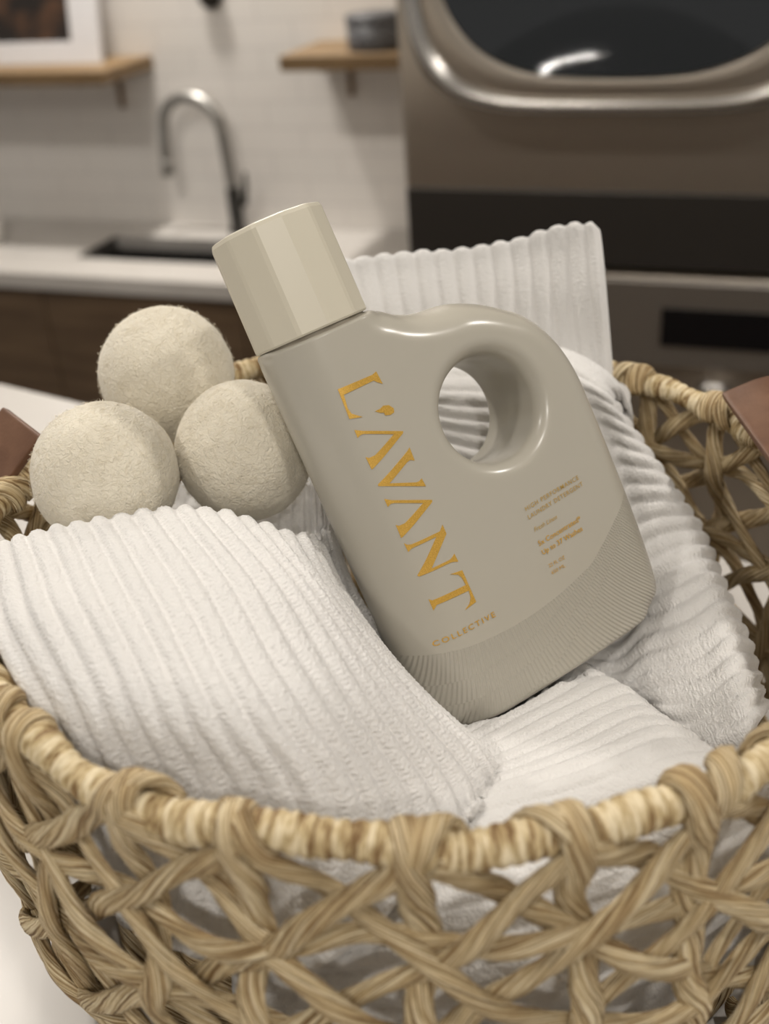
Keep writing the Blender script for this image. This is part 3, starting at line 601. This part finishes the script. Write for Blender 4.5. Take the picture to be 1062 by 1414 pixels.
def text(body_, x0, x1, z, zend, name, mat_=M_gold2, shear=0., bold=0., space=1., hscale=None):
    cu = bpy.data.curves.new(name, 'FONT'); cu.body = body_; cu.size = 1; cu.shear = shear; cu.offset = bold; cu.space_character = space; cu.resolution_u = 3; cu.fill_mode = 'FRONT'
    ob = bpy.data.objects.new(name+'_tmp', cu); COL.objects.link(ob); dg = bpy.context.evaluated_depsgraph_get(); me = bpy.data.meshes.new_from_object(ob.evaluated_get(dg))
    bpy.data.objects.remove(ob); V = np.array([v.co[:] for v in me.vertices]); lo, hi = V[:, 0].min(), V[:, 0].max()
    k = (x1-x0)*.001/(hi-lo); kv = k if hscale is None else hscale*.001/.72
    f = (V[:, 0]-lo)*k
    X = x0*.001+f; Zz = z*.001+V[:, 1]*kv+f/((x1-x0)*.001)*(zend-z)*.001
    F = [tuple(p.vertices) for p in me.polygons]; bpy.data.meshes.remove(me)
    return mesh(name, press(np.stack([X, Zz], 1), .00035), F, mat_, bo, False)
text('COLLECTIVE', -48.3, -17.2, -66.9, -67.6, 'small_lettering', M_gold, 0, .012, 1.35, 2.5)
text('HIGH PERFORMANCE', 16.7, 48.3, -32.2, -30.9, 'small_lettering', bold=.006, space=1.25, hscale=2.1)
text('LAUNDRY DETERGENT', 16.5, 49.2, -36.2, -34.5, 'small_lettering', bold=.006, space=1.2, hscale=2.1)
text('Fresh Linen', 16.8, 30.2, -42.6, -42.2, 'small_lettering', shear=.35, hscale=2.1)
text('5x Concentrated*', 16.2, 41.4, -49.4, -48.5, 'small_lettering', M_gold, bold=.014, hscale=2.4)
text('Up to 37 Washes', 16.2, 40.2, -53.8, -53.0, 'small_lettering', M_gold, bold=.014, hscale=2.4)
text('22 FL OZ', 16.8, 26.1, -60.5, -60.5, 'small_lettering', M_gold, hscale=1.7)
text('650 ML', 16.8, 24.6, -64.0, -64.0, 'small_lettering', M_gold, hscale=1.7)

# ------------------------------------------------------------------ wool dryer balls
def ball(c, r, label, seed):
    g = np.random.default_rng(seed); nl, nm = 90, 140
    ph = np.linspace(.001, PI-.001, nl)[:, None]; la = np.linspace(0, 2*PI, nm, endpoint=False)[None]
    D = np.stack([np.sin(ph)*np.cos(la), np.sin(ph)*np.sin(la), np.cos(ph)*np.ones_like(la)], -1)
    h = np.zeros((nl, nm))
    for k in range(26):
        d = g.normal(size=3); d /= np.linalg.norm(d); f = g.uniform(2, 34); h += np.sin(D@d*f+g.uniform(0, 6.3))/f**.75
    V = (D*(r+.00075*h/2.2)[..., None]).reshape(-1, 3)
    F = [tuple(x) for x in grid_faces(nl, nm)]+[tuple(range(nm))[::-1], tuple((nl-1)*nm+i for i in range(nm))]
    o = mesh('wool_ball', V, [f[::-1] for f in F], M_ball); o.location = c; o.rotation_euler = (g.uniform(0, 1), g.uniform(0, 1), g.uniform(0, 6))
    tag(o, label, 'dryer ball', 'cream wool dryer balls')
    # loose fibres lying on the felt
    n = 2600; D = g.normal(size=(n, 3)); D /= np.linalg.norm(D, axis=1)[:, None]; T = np.cross(D, g.normal(size=(n, 3))); T /= np.linalg.norm(T, axis=1)[:, None]; B = np.cross(D, T)
    ln = g.uniform(.0012, .0042, n); bend = g.normal(size=n)*.35; lift = g.uniform(.0, .0006, n)+(g.uniform(0, 1, n) > .85)*.0008; wd = .00009
    VV, FF = [], []
    for j in range(4):
        x = (j/3-.5); p = D*r+T*(ln*x)[:, None]+B*(ln*bend*(x*x))[:, None]; p = p/np.linalg.norm(p, axis=1)[:, None]*(r+.00015+lift*(1-4*x*x)+.0002*g.uniform(0, 1, n))[:, None]
        VV += [p+B*wd, p-B*wd]
    VV = np.stack(VV, 1).reshape(-1, 3)
    b8 = (np.arange(n)*8)[:, None]
    FF = np.concatenate([b8+np.array([[2*j, 2*j+1, 2*j+3, 2*j+2]]) for j in range(3)]).tolist()
    fz = mesh('wool_fuzz', VV, FF, M_fuzz, o); fz['kind'] = 'stuff'
    return o
ball(BALLS[0], .0331, 'cream wool dryer ball nearest the left leather handle', 1)
ball(BALLS[1], .0333, 'cream wool dryer ball touching the side of the bottle', 2)
ball(BALLS[2], .0340, 'cream wool dryer ball topmost of the three, behind the other two', 3)
